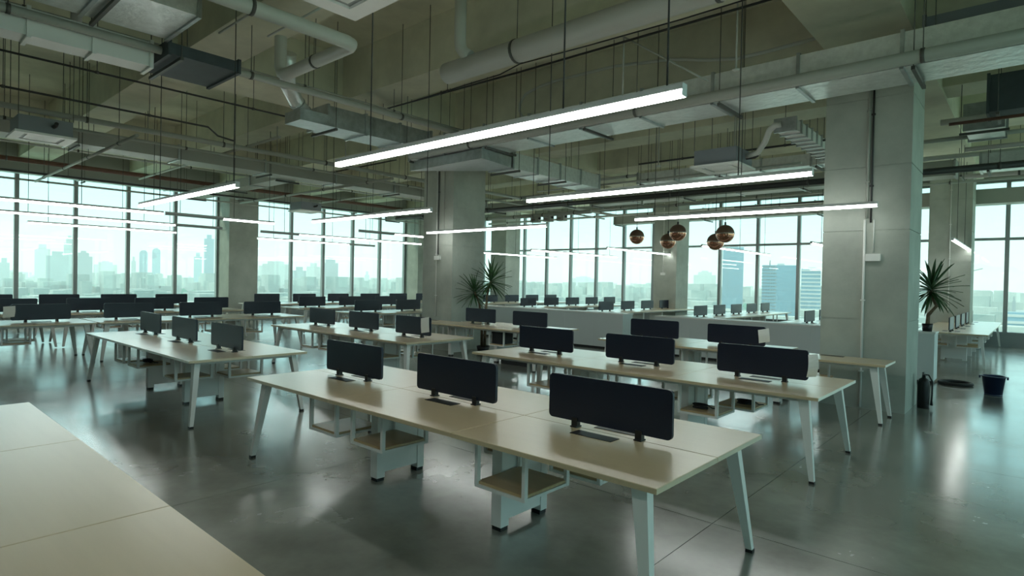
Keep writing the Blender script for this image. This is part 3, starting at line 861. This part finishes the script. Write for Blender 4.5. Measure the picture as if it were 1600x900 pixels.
# ------------------------------------------------------------------ the city outside
EYE = Vector((5.4677, -2.4885, 1.6965))
GZ = -40.0
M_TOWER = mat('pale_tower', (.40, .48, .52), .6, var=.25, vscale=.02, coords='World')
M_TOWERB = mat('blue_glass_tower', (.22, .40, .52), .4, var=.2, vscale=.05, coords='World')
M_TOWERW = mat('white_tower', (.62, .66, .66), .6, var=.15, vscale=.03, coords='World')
M_GROUND = mat('city_ground', (.30, .46, .38), .9, col2=(.58, .64, .60), vscale=.006, coords='World')
M_BLOCKS = mat('low_buildings', (.52, .56, .54), .8, col2=(.20, .30, .30), vscale=.02, coords='World')
M_TREES = mat('tree_canopies', (.03, .24, .17), .9, var=.4, vscale=.05, coords='World')
M_HILL = mat('distant_hill', (.16, .22, .36), .9)
gr = MB().box(-30000, 30000, -30000, 40000, GZ - 2, GZ).build('ground', M_GROUND)
struct('ground', gr, 'hazy city ground far below the windows')

def at(az, d, z=0.0):
    a = math.radians(az)
    return Vector((EYE.x + d * math.cos(a), EYE.y + d * math.sin(a), z))
TPOS = []
def tower(label, az, wd, hd, d, style='slab', m=None, depth=.8):
    m = m or M_TOWER
    w = wd * d
    top = EYE.z + hd * d
    p = at(az, d, GZ)
    TPOS.append((p.x, p.y, w * .8 + 16))
    t = thing('tower_building', label, 'building', p, math.radians(az + 90))
    H = top - GZ
    a, c = w / 2, w * depth / 2
    if style == 'slab':
        MB().box(-a, a, -c, c, 0, H - .02 * d * .3).build('tower_body', m, t)
        MB().box(-a * .5, a * .5, -c * .6, c * .6, H - .02 * d * .3, H).build('roof_house', m, t)
    elif style == 'step':
        MB().box(-a, a, -c, c, 0, H * .86).build('tower_body', m, t)
        MB().box(-a * .62, a * .62, -c * .8, c * .8, H * .86, H * .95).build('upper_stage', m, t)
        MB().box(-a * .3, a * .3, -c * .5, c * .5, H * .95, H).build('roof_house', m, t)
    elif style == 'dome':
        MB().box(-a, a, -c, c, 0, H - a).build('tower_body', m, t)
        MB().extrude_poly([(a * math.cos(math.radians(q)), H - a + a * math.sin(math.radians(q))) for q in range(0, 181, 20)], 'y', -c, c).build('curved_roof', m, t)
    elif style == 'fins':
        MB().box(-a, a, -c, c, 0, H).build('tower_body', M_TOWERB, t)
        n = 9
        for k in range(n + 1):
            x = -a + 2 * a * k / n
            MB().box(x - .018 * w, x + .018 * w, -c - .03 * w, -c + .01, 0, H + .4).build('facade_fin', m, t)
        MB().box(-a * .4, a * .4, -c * .5, c * .5, H, H + .1 * w).build('roof_house', m, t)
    elif style == 'bands':
        MB().box(-a, a, -c, c, 0, H).build('tower_body', M_TOWERB, t)
        n = 22
        step = 3.6
        for k in range(n):
            z = H - (k + .5) * step
            MB().box(-a - .3, a + .3, -c - .35, c + .35, z - .7, z + .7).build('floor_band', m, t)
        MB().box(-a * .5, a * .3, -c * .5, c * .5, H, H + .08 * w).build('roof_house', m, t)
    elif style == 'split':
        MB().box(-a, a, -c, c, 0, H).build('tower_body', M_TOWERB, t)
        for k in range(10):
            x = -a + 1.15 * a * k / 9
            MB().box(x - .012 * w, x + .012 * w, -c - .03 * w, -c + .01, 0, H).build('facade_fin', m, t)
        for k in range(22):
            z = H - (k + .5) * 2.6
            MB().box(.22 * a, a + .3, -c - .45, c, z - .5, z + .5).build('floor_band', m, t)
        MB().box(-a * .2, a * .2, -c * .3, c * .3, H, H + .06 * w).build('roof_house', m, t)
        MB().tube([(a * .6, 0, H), (a * .6, 0, H + .16 * w)], .02 * w, 6).build('mast', M_FRAME, t)
    return t
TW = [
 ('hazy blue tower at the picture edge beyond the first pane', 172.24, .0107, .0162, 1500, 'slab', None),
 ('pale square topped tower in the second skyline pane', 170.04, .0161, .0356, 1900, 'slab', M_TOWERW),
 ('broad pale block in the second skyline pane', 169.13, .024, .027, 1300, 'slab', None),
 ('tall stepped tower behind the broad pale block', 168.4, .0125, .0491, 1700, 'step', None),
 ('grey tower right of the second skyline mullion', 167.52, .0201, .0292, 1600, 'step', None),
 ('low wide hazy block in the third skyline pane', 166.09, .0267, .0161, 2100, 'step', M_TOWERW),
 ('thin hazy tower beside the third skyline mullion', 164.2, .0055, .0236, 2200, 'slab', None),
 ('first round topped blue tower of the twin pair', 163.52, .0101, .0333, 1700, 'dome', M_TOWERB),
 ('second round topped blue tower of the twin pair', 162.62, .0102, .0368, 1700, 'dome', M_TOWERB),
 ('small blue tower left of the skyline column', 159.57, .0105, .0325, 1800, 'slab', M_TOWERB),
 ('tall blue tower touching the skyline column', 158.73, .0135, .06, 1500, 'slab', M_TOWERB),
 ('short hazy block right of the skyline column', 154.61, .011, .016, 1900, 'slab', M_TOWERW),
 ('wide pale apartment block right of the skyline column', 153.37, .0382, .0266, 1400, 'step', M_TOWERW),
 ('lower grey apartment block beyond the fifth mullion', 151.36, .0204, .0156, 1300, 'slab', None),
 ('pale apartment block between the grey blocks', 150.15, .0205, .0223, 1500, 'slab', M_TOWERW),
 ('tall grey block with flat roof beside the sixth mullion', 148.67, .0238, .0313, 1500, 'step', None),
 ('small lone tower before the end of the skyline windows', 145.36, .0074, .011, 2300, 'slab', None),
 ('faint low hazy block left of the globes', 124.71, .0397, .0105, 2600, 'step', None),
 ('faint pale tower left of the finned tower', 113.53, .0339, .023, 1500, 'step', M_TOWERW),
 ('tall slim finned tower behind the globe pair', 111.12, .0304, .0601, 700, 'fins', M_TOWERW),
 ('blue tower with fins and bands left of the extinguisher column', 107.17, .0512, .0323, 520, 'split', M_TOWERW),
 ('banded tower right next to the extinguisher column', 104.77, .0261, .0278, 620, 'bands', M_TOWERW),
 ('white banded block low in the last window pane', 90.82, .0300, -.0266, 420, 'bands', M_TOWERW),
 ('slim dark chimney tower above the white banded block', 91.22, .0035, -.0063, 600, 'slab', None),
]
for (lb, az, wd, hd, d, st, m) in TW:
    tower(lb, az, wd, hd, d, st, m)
# low city fabric nobody could count
rnd = random.Random(11)
m = MB()
for k in range(2600):
    az = rnd.uniform(86, 178)
    d = 320 * (12 ** rnd.random())
    p = at(az, d)
    if any((p.x - q[0]) ** 2 + (p.y - q[1]) ** 2 < (q[2] + 8) ** 2 for q in TPOS): continue
    w, h = rnd.uniform(8, 26), rnd.uniform(6, 26) * (1 if d < 900 else 1.7)
    m.box(p.x - w / 2, p.x + w / 2, p.y - w * .4, p.y + w * .4, GZ, GZ + h)
tag(m.build('city_blocks', M_BLOCKS), 'dense low rise city blocks below the windows', 'buildings', None, 'stuff')
m = MB()
for k in range(3600):
    az = (rnd.uniform(160, 178), rnd.uniform(140, 165), rnd.uniform(86, 140))[k % 3]
    d = 420 * (8 ** rnd.random())
    p = at(az, d)
    if any((p.x - q[0]) ** 2 + (p.y - q[1]) ** 2 < q[2] ** 2 for q in TPOS): continue
    r = rnd.uniform(5, 11)
    h = rnd.uniform(7, 13)
    vs_ = [(p.x + r * math.cos(q * 1.0472), p.y + r * math.sin(q * 1.0472), GZ + h * .45) for q in range(6)] + [(p.x, p.y, GZ + h * 1.25), (p.x, p.y, GZ)]
    m._add(vs_, [(q, (q + 1) % 6, 6) for q in range(6)] + [((q + 1) % 6, q, 7) for q in range(6)], True)
tag(m.build('tree_canopies', M_TREES), 'green tree canopies between the low city blocks', 'trees', None, 'stuff')
# far hills
m = MB()
n = 60
for i in range(n + 1):
    az = 82 + 40 * i / n
    h = 240 + 330 * math.exp(-((az - 91) / 5.0) ** 2) + 90 * math.sin(az * 1.3) + 60 * math.sin(az * 3.1 + 1)
    a, c = at(az, 15000, GZ), at(az, 18000, GZ)
    b = at(az, 16500, GZ + max(30, h))
    m.v += [tuple(a), tuple(b), tuple(c)]
for i in range(n):
    q = 3 * i
    m.f += [(q, q + 3, q + 4, q + 1), (q + 1, q + 4, q + 5, q + 2)]
    m.sm += [True, True]
struct('hills', m.build('hills', M_HILL), 'blue hills on the horizon beyond the last window')
# crane
t = thing('tower_crane', 'thin construction crane on the horizon beside the last window column', 'crane', at(94.6, 300, GZ))
MB().bar((0, 0, 0), (0, 0, 49), .9, .9).build('mast', M_FRAME, t)
MB().bar((-3, 0, 47.2), (8, 0, 50.5), .35, .35).build('jib', M_FRAME, t)
MB().box(-.9, .9, -.9, .9, 45.2, 47).build('cab', M_FRAME, t)
MB().box(-4, -2.6, -.6, .6, 45.8, 47).build('counterweight', M_FRAME, t)

# haze in the air above the city, west and north of the building
def haze_mat():
    mm = bpy.data.materials.new('city_haze')
    mm.use_nodes = True
    n, l = mm.node_tree.nodes, mm.node_tree.links
    n.clear()
    v = n.new('ShaderNodeVolumeScatter')
    v.inputs['Color'].default_value = (.93, .99, 1, 1)
    v.inputs['Density'].default_value = .00042
    v.inputs['Anisotropy'].default_value = 0.0
    o = n.new('ShaderNodeOutputMaterial')
    l.new(v.outputs[0], o.inputs['Volume'])
    return mm
M_HAZE = haze_mat()
cy.volume_bounces = 6
tag(MB().box(-14000, -80, -6000, 14000, GZ - 1, 200).build('haze', M_HAZE), 'pale haze over the skyline side of the city', 'haze', None, 'stuff')
tag(MB().box(-79, 8000, 80, 14000, GZ - 1, 200).build('haze', M_HAZE), 'pale haze over the tower side of the city', 'haze', None, 'stuff')
